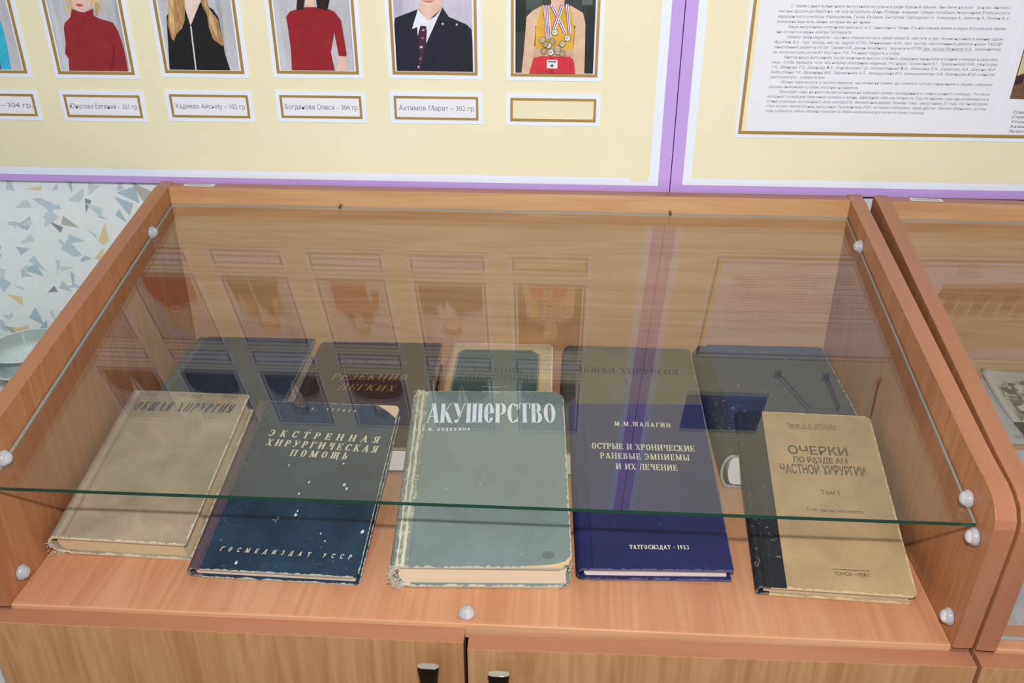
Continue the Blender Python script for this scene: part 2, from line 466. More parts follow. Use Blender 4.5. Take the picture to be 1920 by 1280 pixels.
def board(x0, x1, z0, z1, border, white, tabs, label):
    b = tag(empty('information_board', ((x0 + x1) / 2, BY, z0)), label, 'notice board')
    b_in = b.location.copy()
    def put(name, bm, m):
        for vt in bm.verts: vt.co -= b_in
        return mesh_obj(name, bm, m, b)
    bm = bmesh.new(); slab_xz(bm, x0, x1, z0, z1, BY, 0.014, 0, 0.0006); put('lilac_backing', bm, M_purple)
    l, r, bt, tp = border
    bm = bmesh.new(); slab_xz(bm, x0 + l, x1 - r, z0 + bt, z1 - tp, BY - 0.0004, 0.0003); put('white_border', bm, M_white)
    l2, r2, b2 = l + white[0], r + white[1], bt + white[2]
    X0, X1, Z0, Z1 = x0 + l2, x1 - r2, z0 + b2, z1 - tp - 0.009
    bm = bmesh.new()
    out = [(X0, Z0)] + [(X0 + (X1 - X0) * k / 24, Z0 + random.uniform(-.0004, .0004)) for k in range(1, 24)]
    if tabs: out += [(X1 - .024, Z0 + .0005), (X1 - .0225, Z0 - .004), (X1 - .004, Z0 - .0045), (X1 - .002, Z0 - .003)]
    out += [(X1, Z0 + .003), (X1, Z1), (X0, Z1)]
    prism(bm, out, 'y', BY - 0.0008, BY - 0.0005)
    put('yellow_sheet', bm, M_yellow)
    return b
board(-0.70, 0.5953, 0.2255, 1.12, (0.014, 0.014, 0.0085, 0.014), (0.009, 0.0105, 0.0095), True, 'lilac-edged yellow notice board holding the rows of portraits')
board(0.5963, 1.70, 0.2255, 1.12, (0.0135, 0.014, 0.0105, 0.014), (0.0095, 0.010, 0.0085), False, 'lilac-edged yellow notice board carrying the long printed history sheet')

PY = BY - 0.001
def local_xz(parent):
    def put(name, bm, m, p=None, recalc=True):
        for vt in bm.verts: vt.co -= parent.location
        return mesh_obj(name, bm, m, p or parent, recalc=recalc)
    return put

def portrait(x0, x1, z0, z1, layers, label, bgc, group='portraits on the yellow board'):
    """layers: (colour, polygon in tenths of a millimetre)"""
    b = tag(empty('framed_portrait', ((x0 + x1) / 2, PY, z0)), label, 'portrait', group)
    put = local_xz(b)
    bm = bmesh.new(); slab_xz(bm, x0, x1, z0, z1, PY - 0.0012, 0.0012, 0, 0.0003); put('white_mount', bm, M_white)
    g = 0.0048
    bm = bmesh.new(); frame_xz(bm, x0 + g, x1 - g, z0 + g, z1 - g, 0.0032, PY - 0.0019, 0.0007); put('gold_trim', bm, M_gold)
    g = 0.0098
    mats = [tone(bgc, 'curtain')]
    bm = bmesh.new(); slab_xz(bm, x0 + g, x1 - g, z0 + g - 0.001, z1 - g, PY - 0.0015, 0.0003)
    lo, hi, bo, to = x0 + g, x1 - g, z0 + g - 0.001, z1 - g
    for k, (c, poly) in enumerate(layers):
        m = tone(c, 'hair' if c in HAIR else ('curtain' if c in ((206, 208, 216), (178, 178, 186)) else 'skin'))
        if m not in mats: mats.append(m)
        pts = []
        for p in poly:
            pts.append((min(max(p[0] / 1e4, lo), hi), min(max(p[1] / 1e4, bo), to)))
        quad_xz(bm, pts, PY - 0.0016 - 0.00006 * k, mats.index(m))
    bmesh.ops.triangulate(bm, faces=[f for f in bm.faces if len(f.verts) > 4])
    put('photo_print', bm, mats, recalc=False)
    return b

def ell(cx, cz, rx, rz, n=18, a0=0, a1=360):
    return [(cx + rx * math.cos(math.radians(a0 + (a1 - a0) * k / n)), cz + rz * math.sin(math.radians(a0 + (a1 - a0) * k / n))) for k in range(n)]

def head(cx, cz, skin, hair, long=False):
    L = []
    if long: L.append((hair, [(cx - 130, cz - 60), (cx - 150, cz + 60), (cx - 120, cz + 190), (cx, cz + 250), (cx + 120, cz + 190), (cx + 150, cz + 60), (cx + 130, cz - 60)]))
    else: L.append((hair, ell(cx, cz + 60, 128, 165)))
    L += [(skin, ell(cx, cz, 100, 140)), ((70, 56, 50), ell(cx - 40, cz + 25, 14, 8, 8)), ((70, 56, 50), ell(cx + 40, cz + 25, 14, 8, 8)),
          ((214, 158, 144), [(cx - 10, cz - 20), (cx + 12, cz - 22), (cx, cz + 20)]), ((188, 92, 96), ell(cx, cz - 62, 34, 10, 10))]
    L.append((hair, ell(cx, cz + 95, 106, 72, 14, 0, 180)))
    return L
SK = (232, 196, 180)
drape = lambda a, b: [((206, 208, 216), [(a, 3500), (a + 60, 3500), (a + 20, 5000), (a - 30, 5000)]), ((178, 178, 186), [(b, 3500), (b + 40, 3500), (b + 70, 5000), (b + 10, 5000)])]
P1 = drape(-1060, -330) + [((206, 186, 150), [(-767, 4355), (-865, 4326), (-894, 4270), (-892, 4213), (-834, 4200), (-800, 4270)]), ((206, 186, 150), [(-585, 4356), (-463, 4357), (-466, 4273), (-501, 4217), (-561, 4188), (-580, 4272)]),
      ((214, 190, 140), [(-880, 4340), (-900, 4500), (-840, 4680), (-690, 4760), (-540, 4690), (-470, 4520), (-470, 4340)]),
      (SK, [(-798, 4354), (-791, 4285), (-749, 4236), (-675, 4226), (-604, 4272), (-570, 4356), (-575, 4480), (-620, 4580), (-690, 4610), (-770, 4570), (-805, 4480)]), ((196, 84, 92), [(-769, 4313), (-722, 4320), (-675, 4307), (-691, 4288), (-738, 4285)]),
      ((70, 60, 60), ell(-735, 4450, 16, 9, 8)), ((70, 60, 60), ell(-640, 4450, 16, 9, 8)),
      ((150, 36, 44), [(-1002, 3550), (-976, 3721), (-1006, 3779), (-974, 3882), (-958, 4049), (-937, 4106), (-856, 4171), (-811, 4263), (-740, 4235), (-680, 4226), (-575, 4265), (-583, 4195), (-535, 4167), (-377, 4119), (-340, 4040), (-314, 3904), (-306, 3758), (-309, 3550)]),
      ((128, 28, 36), [(-500, 3560), (-440, 3700), (-395, 3900), (-420, 3900), (-475, 3700), (-540, 3560)])]
P2 = drape(160, 820) + [((236, 212, 200), [(440, 4480), (465, 4281), (504, 4091), (638, 4283), (690, 4480)])] + head(570, 4520, SK, (186, 150, 100), True) + [
      ((22, 20, 24), [(181, 3550), (218, 3938), (249, 4195), (319, 4266), (465, 4330), (504, 4091), (655, 4345), (787, 4270), (834, 4186), (846, 4016), (851, 3800), (885, 3550)]),
      ((206, 206, 210), [(498, 4091), (516, 4092), (497, 3560), (480, 3560)]),
      ((178, 138, 88), [(337, 4420), (495, 4420), (451, 4155), (406, 4069), (335, 4011), (290, 3932), (264, 3953), (246, 4110), (274, 4224)]),
      ((206, 172, 118), [(300, 4364), (360, 4364), (330, 4150), (300, 3990), (268, 4080)]),
      ((178, 138, 88), [(652, 4420), (727, 4420), (744, 4284), (829, 4158), (851, 3902), (833, 3880), (738, 3958), (712, 4086), (715, 4199), (673, 4311)]),
      ((206, 172, 118), [(700, 4380), (760, 4250), (800, 4100), (790, 3950), (750, 4060), (720, 4240)])]
P3 = drape(1480, 2300) + [(SK, [(1816, 4500), (1958, 4500), (1918, 4300), (1835, 4300)])] + head(1900, 4520, SK, (52, 38, 36)) + [
      ((152, 30, 40), [(1597, 3550), (1611, 3844), (1604, 4112), (1596, 4196), (1646, 4256), (1777, 4293), (1830, 4304), (1920, 4304), (2031, 4302), (2141, 4260), (2209, 4166), (2241, 3801), (2213, 3776), (2149, 3788), (2121, 4045), (2062, 3824), (2090, 3550)]),
      (SK, [(2149, 3788), (2236, 3783), (2224, 3550), (2108, 3550)]),
      ((40, 30, 30), [(1748, 4420), (1837, 4420), (1801, 4281), (1719, 4268)]), ((40, 30, 30), [(1950, 4420), (2114, 4420), (2066, 4271), (1955, 4294)])]
P4 = [((186, 182, 200), [(2750, 3550), (2900, 3550), (2900, 5000), (2750, 5000)]), (SK, [(3077, 4450), (3343, 4450), (3318, 4296), (3246, 4242), (3173, 4150), (3101, 4294)])] + head(3200, 4500, SK, (88, 66, 50)) + [
      ((30, 32, 48), [(2786, 3550), (2784, 3942), (2775, 4131), (2807, 4198), (3051, 4287), (3333, 4316), (3400, 4217), (3594, 4139), (3650, 4086), (3675, 3937), (3690, 3550)]),
      ((232, 236, 248), [(2992, 4086), (3066, 4294), (3173, 4175), (3246, 4215), (3333, 4309), (3141, 3932), (3051, 3985), (3050, 4107)]),
      (SK, [(3072, 4300), (3105, 4400), (3320, 4400), (3330, 4305), (3246, 4235), (3173, 4170)]), ((204, 120, 124), [(3105, 4383), (3252, 4384), (3223, 4364), (3167, 4360)]),
      ((70, 38, 62), [(3086, 4121), (3149, 4115), (3154, 4054), (3141, 3932), (3134, 3918), (3090, 3752), (3062, 3550), (3016, 3550), (3063, 3780), (3059, 3917), (3045, 3999)]),
      ((186, 160, 176), ell(3115, 4075, 16, 12, 8)), ((150, 110, 130), ell(3105, 3990, 16, 14, 8)), ((210, 200, 196), ell(3085, 3895, 18, 14, 8)), ((150, 110, 110), ell(3070, 3770, 14, 14, 8)), ((190, 176, 160), ell(3045, 3680, 12, 14, 8)),
      ((206, 206, 210), ell(3334, 4143, 12, 12, 8)), ((206, 206, 210), ell(3489, 4138, 12, 12, 8))]
def ribbon(a, b, w, n=4):
    """striped ribbon from a to b"""
    cs = [(206, 62, 84), (238, 236, 244), (70, 96, 178), (238, 236, 244)]
    return [(cs[k % 4], [(a[0] + w * k / n, a[1]), (a[0] + w * (k + 1) / n, a[1]), (b[0] + w * (k + 1) / n, b[1]), (b[0] + w * k / n, b[1])]) for k in range(n)]
P5 = [((34, 40, 40), [(4080, 4050), (4240, 4080), (4240, 5000), (4080, 5000)]), ((74, 84, 78), [(4250, 4300), (4420, 4300), (4420, 5000), (4250, 5000)]), ((40, 44, 46), [(4850, 3500), (5050, 3500), (5050, 4330), (4900, 4330)]), ((96, 106, 98), [(4850, 4350), (4960, 4350), (4960, 5000), (4850, 5000)]),
      ((226, 190, 160), [(4201, 3550), (4221, 3820), (4253, 4225), (4321, 4291), (4431, 4344), (4436, 4094), (4351, 4133), (4334, 3794), (4294, 3550)]),
      ((226, 190, 160), [(4721, 4347), (4861, 4270), (4893, 4164), (4899, 3828), (4900, 3550), (4794, 3550), (4766, 3799), (4783, 4137), (4727, 4136)]),
      ((214, 176, 146), [(4337, 3917), (4769, 3922), (4774, 3785), (4339, 3780)]), ((226, 190, 160), [(4506, 4480), (4664, 4480), (4653, 4250), (4529, 4250)]),
      ((226, 176, 60), [(4351, 3897), (4352, 4093), (4417, 4344), (4520, 4340), (4580, 4250), (4640, 4336), (4721, 4334), (4777, 4097), (4766, 3888)])]
P5 += head(4585, 4560, (226, 190, 160), (96, 74, 56))
P5 += ribbon((4425, 4345), (4462, 4000), 30) + ribbon((4455, 4345), (4490, 4000), 36) + ribbon((4495, 4358), (4650, 4060), 44) + ribbon((4620, 4358), (4530, 4100), 40) + ribbon((4668, 4360), (4705, 4060), 36)
P5 += [((212, 52, 64), [(4286, 3550), (4334, 3794), (4426, 3816), (4737, 3812), (4781, 3758), (4801, 3550)]), ((180, 36, 52), [(4500, 3550), (4540, 3680), (4580, 3550)]),
       ((240, 238, 232), [(4481, 3775), (4600, 3777), (4599, 3683), (4482, 3685)]), ((60, 80, 70), ell(4540, 3715, 18, 14, 8)), ((120, 124, 150), [(4492, 3765), (4588, 3766), (4588, 3750), (4492, 3749)])]
for k, (mx, mz) in enumerate([(4562, 4068), (4430, 3986), (4536, 3974), (4703, 4009), (4649, 3948), (4446, 3871), (4524, 3858), (4602, 3866), (4652, 3846), (4495, 3933), (4594, 3900), (4466, 3946)]):
    P5 += [((120, 104, 84), ell(mx, mz, 36, 36, 12)), ([(232, 230, 228), (206, 196, 168), (198, 160, 110)][k % 3], ell(mx, mz, 29, 29, 12)), ((176, 160, 140), ell(mx - 4, mz + 2, 13, 13, 8))]
P0 = [((50, 186, 220), [(-2400, 3550), (-1690, 3550), (-1670, 3860), (-1669, 4064), (-1685, 4178), (-1770, 4262), (-1955, 4300), (-2200, 4280), (-2360, 4150)]), ((104, 50, 110), [(-2152, 3550), (-1809, 3550), (-1800, 3696), (-2105, 3738)])] + \
     [((150, 220, 236), ell(x, z, 7, 7, 6)) for x, z in ((-1720, 3800), (-1700, 3640), (-1760, 3950), (-1820, 3860), (-1715, 4080))] + head(-1970, 4500, SK, (96, 70, 52))
PZ0, PZ1 = 0.3495, 0.507
cols = [-0.249, -0.1188, 0.0074, 0.1372, 0.2698, 0.4033]
cw = [0.1028, 0.0995, 0.1015, 0.1037, 0.1057, 0.1062]
pz = [0.3503, 0.3500, 0.3528, 0.3538, 0.3544, 0.3540]
gr = (196, 196, 204)
labs = ['framed portrait of person in turquoise top, cut by the picture edge', 'framed portrait of fair-haired person in red turtleneck sweater', 'framed portrait of long-haired person in black zipped jacket',
        'framed portrait of dark-haired person in red short-sleeved dress', 'framed portrait of smiling person in dark suit and tie', 'framed portrait of athlete in yellow top and red shorts wearing many medals']
who = ['turquoise top', 'red turtleneck', 'black zipped jacket', 'red dress', 'suit and patterned tie', 'medal-wearing athlete']
for i, (L, bgc) in enumerate(((P0, gr), (P1, gr), (P2, gr), (P3, gr), (P4, (206, 200, 218)), (P5, (56, 62, 60)))):
    portrait(cols[i], cols[i] + cw[i], pz[i], PZ1, L, labs[i], bgc)

def name_plate(x0, x1, z0, z1, text, label, card=True, group='name plates on the yellow board'):
    b = tag(empty('name_plate', ((x0 + x1) / 2, PY, z0)), label, 'name plate', group)
    put = local_xz(b)
    bm = bmesh.new()
    if card: slab_xz(bm, x0, x1, z0, z1, PY - 0.0012, 0.0012, 0, 0.0003)
    else: frame_xz(bm, x0, x1, z0, z1, 0.0048, PY - 0.0012, 0.0012)
    put('white_mount', bm, M_white)
    bm = bmesh.new(); frame_xz(bm, x0 + .0048, x1 - .0048, z0 + .0048, z1 - .0048, 0.0027, PY - 0.0018, 0.0007 if card else 0.0018); put('gold_trim', bm, M_gold)
    if card:
        bm = bmesh.new(); slab_xz(bm, x0 + .0082, x1 - .0082, z0 + .0082, z1 - .0082, PY - 0.0015, 0.0003); put('name_card', bm, M_paper)
        L = min(x1 - x0 - .022, 0.0056 * len(text)) if len(text) < 18 else x1 - x0 - .0185
        cx = (x0 + x1) / 2 + .001; zb = (z0 + z1) / 2 - .0028
        bm = bmesh.new(); sans_text(bm, text, lambda a, c: (cx - L / 2 + a, PY - 0.00165, zb + c), L, 0.0058)
        put('printed_name', bm, M_ink)
    else:
        bm = bmesh.new(); slab_xz(bm, x0 + .0076, x1 - .0076, z0 + .0076, z1 - .0076, PY - 0.0003, 0.0003); put('empty_slot', bm, M_yellow)
names = ['ва Ольга – 304 гр.', 'Юнусова Евгения – 301 гр.', 'Хадиева Айсылу – 102 гр.', 'Богданова Олеся – 304 гр.', 'Ахтямов Марат – 302 гр.', '']
nz = [(0.3008, 0.3362), (0.3005, 0.3364), (0.3022, 0.3384), (0.3034, 0.3392), (0.3038, 0.3401), (0.3036, 0.3397)]
for i in range(6):
    name_plate(cols[i] - .0006, cols[i] + cw[i] + .0002, nz[i][0], nz[i][1], names[i], ('empty gold-trimmed name plate below the %s portrait' if i == 5 else 'gold-trimmed name plate with printed card below the %s portrait') % who[i], i != 5)
# the row above, seen in the cabinet glass
for i in range(6):
    x = cols[i]; xm = (x + cw[i] / 2) * 1e4
    sh = [(-400, 5700), (-420, 6150), (-330, 6330), (-120, 6420), (120, 6420), (330, 6330), (420, 6150), (400, 5700)]
    coat = [(26, 28, 40), (36, 30, 34), (28, 32, 52), (60, 30, 36), (30, 30, 34), (40, 44, 60)][i]
    L = [(SK, [(xm - 60, 6560), (xm + 60, 6560), (xm + 55, 6380), (xm - 55, 6380)])] + head(xm, 6620, SK, [(50, 38, 32), (80, 58, 44), (40, 32, 30)][i % 3]) + [(coat, [(xm + a, b) for a, b in sh])]
    if i % 2 == 0: L += [((228, 230, 240), [(xm - 100, 6410), (xm + 100, 6410), (xm, 5900)]), ((60, 40, 60), [(xm - 18, 6360), (xm + 18, 6360), (xm + 10, 5950), (xm - 14, 5950)])]
    portrait(x, x + cw[i], 0.570, 0.722, L, 'framed portrait in the upper row, above the %s portrait' % who[i], (176, 176, 186), 'upper row of portraits')
    name_plate(x, x + cw[i], 0.5205, 0.5565, 'фамилия имя – 301 гр.' if False else '– 30%d гр.' % (1 + i % 4), 'name plate of the upper row, directly above the %s portrait' % who[i], True, 'upper row of name plates')

# ------------------------------------------------------------------ history sheet
dx0, dx1, dz0, dz1 = 0.6635, 1.26, 0.2935, 0.505
hs = tag(empty('history_sheet', ((dx0 + dx1) / 2, PY, dz0)), 'large framed sheet of printed paragraphs on the yellow board', 'printed sheet')
put = local_xz(hs)
bm = bmesh.new(); slab_xz(bm, dx0, dx1, dz0, dz1, PY - 0.0014, 0.0014, 0, 0.0003); put('white_mount', bm, M_white)
bm = bmesh.new(); frame_xz(bm, dx0 + .0035, dx1 - .0035, dz0 + .0045, dz1 - .0045, 0.0034, PY - 0.0022, 0.0008); put('gold_trim', bm, M_gold)
bm = bmesh.new(); slab_xz(bm, dx0 + .0069, dx0 + .0115, dz0 + .0079, dz1 - .0079, PY - 0.0016, 0.0002); put('yellow_margin', bm, M_yellow)
bm = bmesh.new(); slab_xz(bm, dx0 + .0115, dx0 + .285, dz0 + .0082, dz1 - .0082, PY - 0.0018, 0.0003)
slab_xz(bm, dx0 + .2865, dx1 - .0075, dz0 + .0082, dz1 - .0082, PY - 0.0018, 0.0003); put('paper', bm, M_paper)
lines = [(1, 'С первых дней войны наши выпускники вступали в ряды Красной Армии. Они были на всех фронтах, многие с'), (0, 'честью дошли до Берлина. Не все встретили День Победы живыми. Среди погибших выпускники Елабужского'),
 (0, 'медицинского училища: Каракулькин, Гусев, Русаков, Быстрова, Сарсадских А., Комарова А., Никитин А., Нужин А. и'), (.41, 'возможно еще есть имена, которые мы не знаем.'),
 (1, 'Наши выпускники исполнили свой долг в Афганистане и Чечне. И в настоящее время в рядах Российской Армии'), (.335, 'они остаются верны клятве Гиппократа.'),
 (1, 'Немало имен медиков – крупных специалистов в своей области, чей путь в профессию начинался именно здесь:'), (0, 'Яруллин А.Х.- профессор, зав. кафедрой КГМУ; Миннибаев М.М.- профессор, заслуженный деятель науки ТАССР;'),
 (0, 'генеральный директор КГБК Туриев Н.И., декан лечебного факультета КГМУ профессор Резников Н.А., зам.министра'), (.565, 'по экологии и ресурсам РТ Боргонов Л.И. Это наша гордость и слава.'),
 (1, 'Многие наши выпускники после окончания высших учебных заведений вернулись в родное училище в свое alma-'), (0, 'mater, чтобы передать эстафету новому поколению медиков. Это наши: Галимзянов К.Г., Трапезников М.И., Мингазова'),
 (0, 'Т.К., Иванова Т.Б., Дианова Ф.Е., Коновалова Г.Д., Нигматзянова Ф.А., Лихачева С.К., Саматова А.А., Шагина Ж.Р.'), (0, 'Хайруллина Э.Р., Важенина И.В., Парамонова О.Л., Ахмадуллина Р.Н., Бикмухаметова А.Я., Воронцова Ю.В. и многие'),
 (.25, 'преподаватели - совместители.'), (1, 'Можно перечислить и тысячи медиков, чьи имена не гремят, но славятся чутким отношением к людям, умелыми'), (.405, 'руками, вниманием ко всем, кто в них нуждается.'),
 (1, 'Проходят годы, но никто из выпускников не забывает время, проведенное в стенах родного училища. Это было'), (0, 'исходной точкой для получения путевки в жизнь, обретения себя как личности. Спустя многие годы они встречаются в'),
 (0, 'стенах училища, вспоминают свою молодость, беззаботное время. Пример тому - выпускники 51 года. Организатором'), (0, 'этих встреч является наш выпускник Трапезников М.И., которые собираясь чаще других. Михаил Иванович долгие'), (.725, 'годы собирал и сейчас активно помогает в сборе материалов для музея истории училища.')]
bm = bmesh.new()
tx0, txw = 0.6945, 0.2405
for k, (w, s) in enumerate([(.14, 'Уважения!')] * 0 + lines):
    ind = 0.0125 if w == 1 else 0.0
    L = (txw - ind) if w in (0, 1) else txw * w
    z = 0.4347 - 0.00530 * k
    sans_text(bm, s, lambda a, c: (tx0 + ind + a, PY - 0.00195, z + c), L, 0.0029, 0.16)
z = 0.4347 - 0.0053 * 8 - .001
quad_xz(bm, [(0.852, z), (0.905, z), (0.905, z + .0003), (0.852, z + .0003)], PY - 0.00195)
put('printed_paragraphs', bm, M_ink)
for bmx, w, s in ((0.966, .022, 'Слева'),): pass
bm = bmesh.new()
for k, (s, w) in enumerate((('Слева направо:', .040), ('Стрижова', .027), ('Уткина', .020), ('Хазиева', .024), ('Залилова', .026))):
    sans_text(bm, s, lambda a, c: (0.965 + a, PY - 0.00195, 0.3255 - .0053 * k + c), w, 0.0032, 0.16)
put('printed_caption', bm, M_inkd)
b = tag(empty('group_photograph', (1.03, PY - .002, 0.3413)), 'brown toned photograph pasted on the history sheet beside its text', 'photograph')
put = local_xz(b)
ca = [(0.9573, .3415), (1.12, .3385), (1.126, .4700), (0.9615, .4735)]
mats = [plain((112, 84, 66), .3, .4), plain((206, 194, 150), .3, .4), plain((60, 44, 44), .3, .4), plain((150, 120, 96), .3, .4), plain((198, 168, 140), .3, .4)]
bm = bmesh.new(); f = quad_xz(bm, ca, PY - .0021, 0)
r = bmesh.ops.solidify(bm, geom=[f], thickness=0.0002)
quad_xz(bm, [(.9590, .3660), (.9640, .3690), (1.12, .3700), (1.124, .4695), (.9625, .4725)], PY - .00245, 1)
quad_xz(bm, [(.9580, .3560), (.9588, .3665), (.9668, .3676), (.9665, .3585)], PY - .0025, 2)
for k in range(8):
    cx = 0.978 + .0185 * k; cz = .395 + .006 * (k % 2)
    quad_xz(bm, [(cx - .009, .352), (cx + .009, .352), (cx + .007, cz - .004), (cx - .007, cz - .004)], PY - .00252, (2, 3)[k % 2])
    quad_xz(bm, [(cx + a * 1e-4, cz + c * 1e-4 + .004) for a, c in ell(0, 0, 42, 55, 12)], PY - .00256, 4)
put('photo_print', bm, mats, recalc=False)
rb = bpy.data.objects['information_board.001']
put = local_xz(rb)
for (xa, za), (xb, zb) in (((.793, .544), (.860, .634)), ((.863, .547), (.904, .631)), ((.941, .553), (.957, .650))):
    bm = bmesh.new()
    quad_xz(bm, [(xa - .0016, za), (xa + .0016, za), (xb + .0016, zb), (xb - .0016, zb)], BY - .0010)
    quad_xz(bm, [(xa + .006 * math.cos(k * .785), za + .006 * math.sin(k * .785)) for k in range(8)], BY - .0011)
    put('printed_stem', bm, plain((84, 54, 60), .6, .2), recalc=False)
b = tag(empty('blue_picture', (0.73, PY, 0.60)), 'blue picture card above the history sheet, mirrored in the glass', 'picture')
put = local_xz(b)
bm = bmesh.new(); slab_xz(bm, .668, .79, .605, .70, PY - .0006, .0006); put('blue_print', bm, plain((44, 60, 128), .3, .4))
bm = bmesh.new(); slab_xz(bm, .668, .79, .597, .605, PY - .0006, .0006); put('card_edge', bm, plain((120, 118, 170), .3, .4))

# ------------------------------------------------------------------ display cases
PROF = [(0.4647, 0.2300), (0.449, 0.2283), (0.40, 0.2195), (0.06, 0.1560), (0.034, 0.1520), (0.018, 0.1502), (0.006, 0.1470), (-0.003, 0.1415), (-0.0085, 0.1345), (-0.0104, 0.127), (-0.0100, 0.1160), (-0.0075, 0.06), (-0.0045, -0.001), (-0.0005, -0.001), (-0.0005, FLOOR_Z), (0.4647, FLOOR_Z)]
GT = math.radians(12.1)                     # slope of the glass lid
GBZ = 0.2080                                # its height at the back
def knob_mesh():
    bm = bmesh.new()
    lathe(bm, [(0.0052, 0), (0.0060, 0.0006), (0.0062, 0.0022), (0.0050, 0.0040), (0.0046, 0.0044), (0.0040, 0.0058), (0.0024, 0.0070), (0.0, 0.0074)], 22, axis='x')
    bmesh.ops.scale(bm, vec=(1.15, 1.2, 1.2), verts=bm.verts)
    return bm
def handle_mesh():
    bm = bmesh.new()
    pr = [(-.138, .0080, .0022), (-.136, .0088, .0030), (-.12, .0070, .0030), (-.088, .0048, .0028), (-.058, .0066, .0029), (-.040, .0082, .0031), (-.0308, .0091, .0032), (-.0300, .0089, .0030)]
    rings = []
    for z, rx, ry in pr:
        rings.append([bm.verts.new((rx * math.copysign(abs(math.cos(a)) ** .7, math.cos(a)), -0.0145 + ry * math.copysign(abs(math.sin(a)) ** .7, math.sin(a)), z)) for a in [2 * math.pi * k / 24 for k in range(24)]])
    for a, c in zip(rings, rings[1:]):
        for k in range(24): bm.faces.new((a[k], a[(k + 1) % 24], c[(k + 1) % 24], c[k]))
    bm.faces.new(rings[0]); bm.faces.new(rings[-1]).material_index = 1
    for z in (-.05, -.12):
        box(bm, -.004, .004, -.0125, 0.0, z - .004, z + .004)
    return bm

def display_case(loc, rz, label, knobs, handles, sticker, front_glass):
    W = 0.80
    c = tag(empty('display_case', loc, (0, 0, rz)), label, 'display case', 'wooden display cases')
    for x in (-TH, W):
        bm = bmesh.new(); prism(bm, PROF, 'x', x, x + TH, 0, 1, 0.0006)
        mesh_obj('side_panel', bm, [M_side, M_edge2], c)
    bm = bmesh.new()
    box(bm, 0.0002, W - .0002, D, D + TH, FLOOR_Z, H)
    for f in bm.faces:
        if f.calc_center_median().z > H - 1e-5: f.material_index = 1
    mesh_obj('back_panel', bm, [M_back, M_edge], c)
    bm = bmesh.new()
    box(bm, 0.0002, W - .0002, -0.0008, D, -TH, 0, 0, 0.0008)
    mesh_obj('shelf_board', bm, [M_shelf, M_edge], c)
    bm = bmesh.new(); box(bm, 0.0002, W - .0002, -0.0026, -0.0008, -TH, -0.0004, 0, 0.0007); mesh_obj('shelf_edge_band', bm, wood('shelf_band', (198, 146, 108), (212, 164, 126), (226, 184, 146), 'x', .3), c)
    bm = bmesh.new(); box(bm, 0.0002, W - .0002, 0.002, D, FLOOR_Z + .06, FLOOR_Z + .076); mesh_obj('bottom_board', bm, M_shelf, c)
    # doors
    for k, (xa, xb, hx, ang, zt) in enumerate(((-0.0155, 0.3972, -0.0155, 0.0, -0.0046), (0.4006, 0.8155, 0.8155, 0.012, -0.0062))):
        d = empty('door', (hx, -0.0030, 0), (0, 0, ang)); d.parent = c
        bm = bmesh.new(); box(bm, xa - hx, xb - hx, -0.0165, 0, FLOOR_Z + .05, zt, 0, 0.0006)
        for f in bm.faces:
            n = f.normal if f.normal.length else Vector((0, 0, 0)); f.normal_update()
            if abs(f.normal.y) < .7: f.material_index = 1
        lf = mesh_obj('door_panel', bm, [M_door, M_edge], d)
        hm = handle_mesh()
        for vt in hm.verts: vt.co.x += handles[k] - hx; vt.co.y += -0.0165; vt.co.z += 0.0125
        hd = mesh_obj('handle', hm, [M_chrome_dark, M_chrome], d, True)
        hd.data.polygons.foreach_set('use_smooth', [p.material_index == 0 for p in hd.data.polygons])
    # glass lid
    L = (D - 0.0005 - 0.0125) / math.cos(GT)
    g = empty('glass_lid', (0, D - 0.0005, GBZ), (GT, 0, 0)); g.parent = c
    bm = bmesh.new()
    fs = box(bm, 0.0012, W - 0.0012, -L, 0, -0.004, 0)
    for f in bm.faces:
        f.normal_update(); n = f.normal
        if n.y < -.7: f.material_index = 1
        elif abs(n.z) < .7: f.material_index = 2
    mesh_obj('glass_pane', bm, [M_glass, M_gedge, M_gedge2], g)
    for x, y, z in knobs:
        side = 1 if x < .2 else (-1 if x > .6 else 0)
        km = knob_mesh()
        if side == 0:
            rot = Matrix.Rotation(-math.pi / 2, 4, 'Y')
        else: rot = Matrix.Identity(4) if side > 0 else Matrix.Rotation(math.pi, 4, 'Z')
        bmesh.ops.transform(km, matrix=Matrix.Translation((x, y, z)) @ rot, verts=km.verts)
        mesh_obj('glass_support', km, M_knob, c, True)
    for x in (0.2065, 0.5955):
        bm = bmesh.new(); lathe(bm, [(0.0017, 0), (0.0017, 0.006), (0.0012, 0.0066), (0, 0.0067)], 12)
        bmesh.ops.transform(bm, matrix=Matrix.Translation((x, D + .0005, GBZ + 0.0016)) @ Matrix.Rotation(math.pi / 2, 4, 'X'), verts=bm.verts)
        mesh_obj('support_pin', bm, M_pin, c, True)
    if front_glass:
        bm = bmesh.new(); box(bm, 0.002, W - .002, 0.0075, 0.0115, 0.0004, 0.104)
        for f in bm.faces:
            f.normal_update()
            if abs(f.normal.y) < .7: f.material_index = 1
        mesh_obj('front_glass', bm, [M_glass, M_gedge2], c)
    sx, sy, sw, st, srot = sticker
    s = empty('inventory_sticker', (sx, sy, H + 0.0001), (0, 0, srot)); s.parent = c
    bm = bmesh.new(); box(bm, 0, sw, 0, .0095, 0, .0003); mesh_obj('sticker_paper', bm, plain((232, 228, 222), .5, .3), s)
    bm = bmesh.new(); sans_text(bm, st, lambda a, d_: (sw * .1 + a, .0026 + d_, .00036), sw * .78, .0042); mesh_obj('sticker_print', bm, M_inkd, s)
    return c

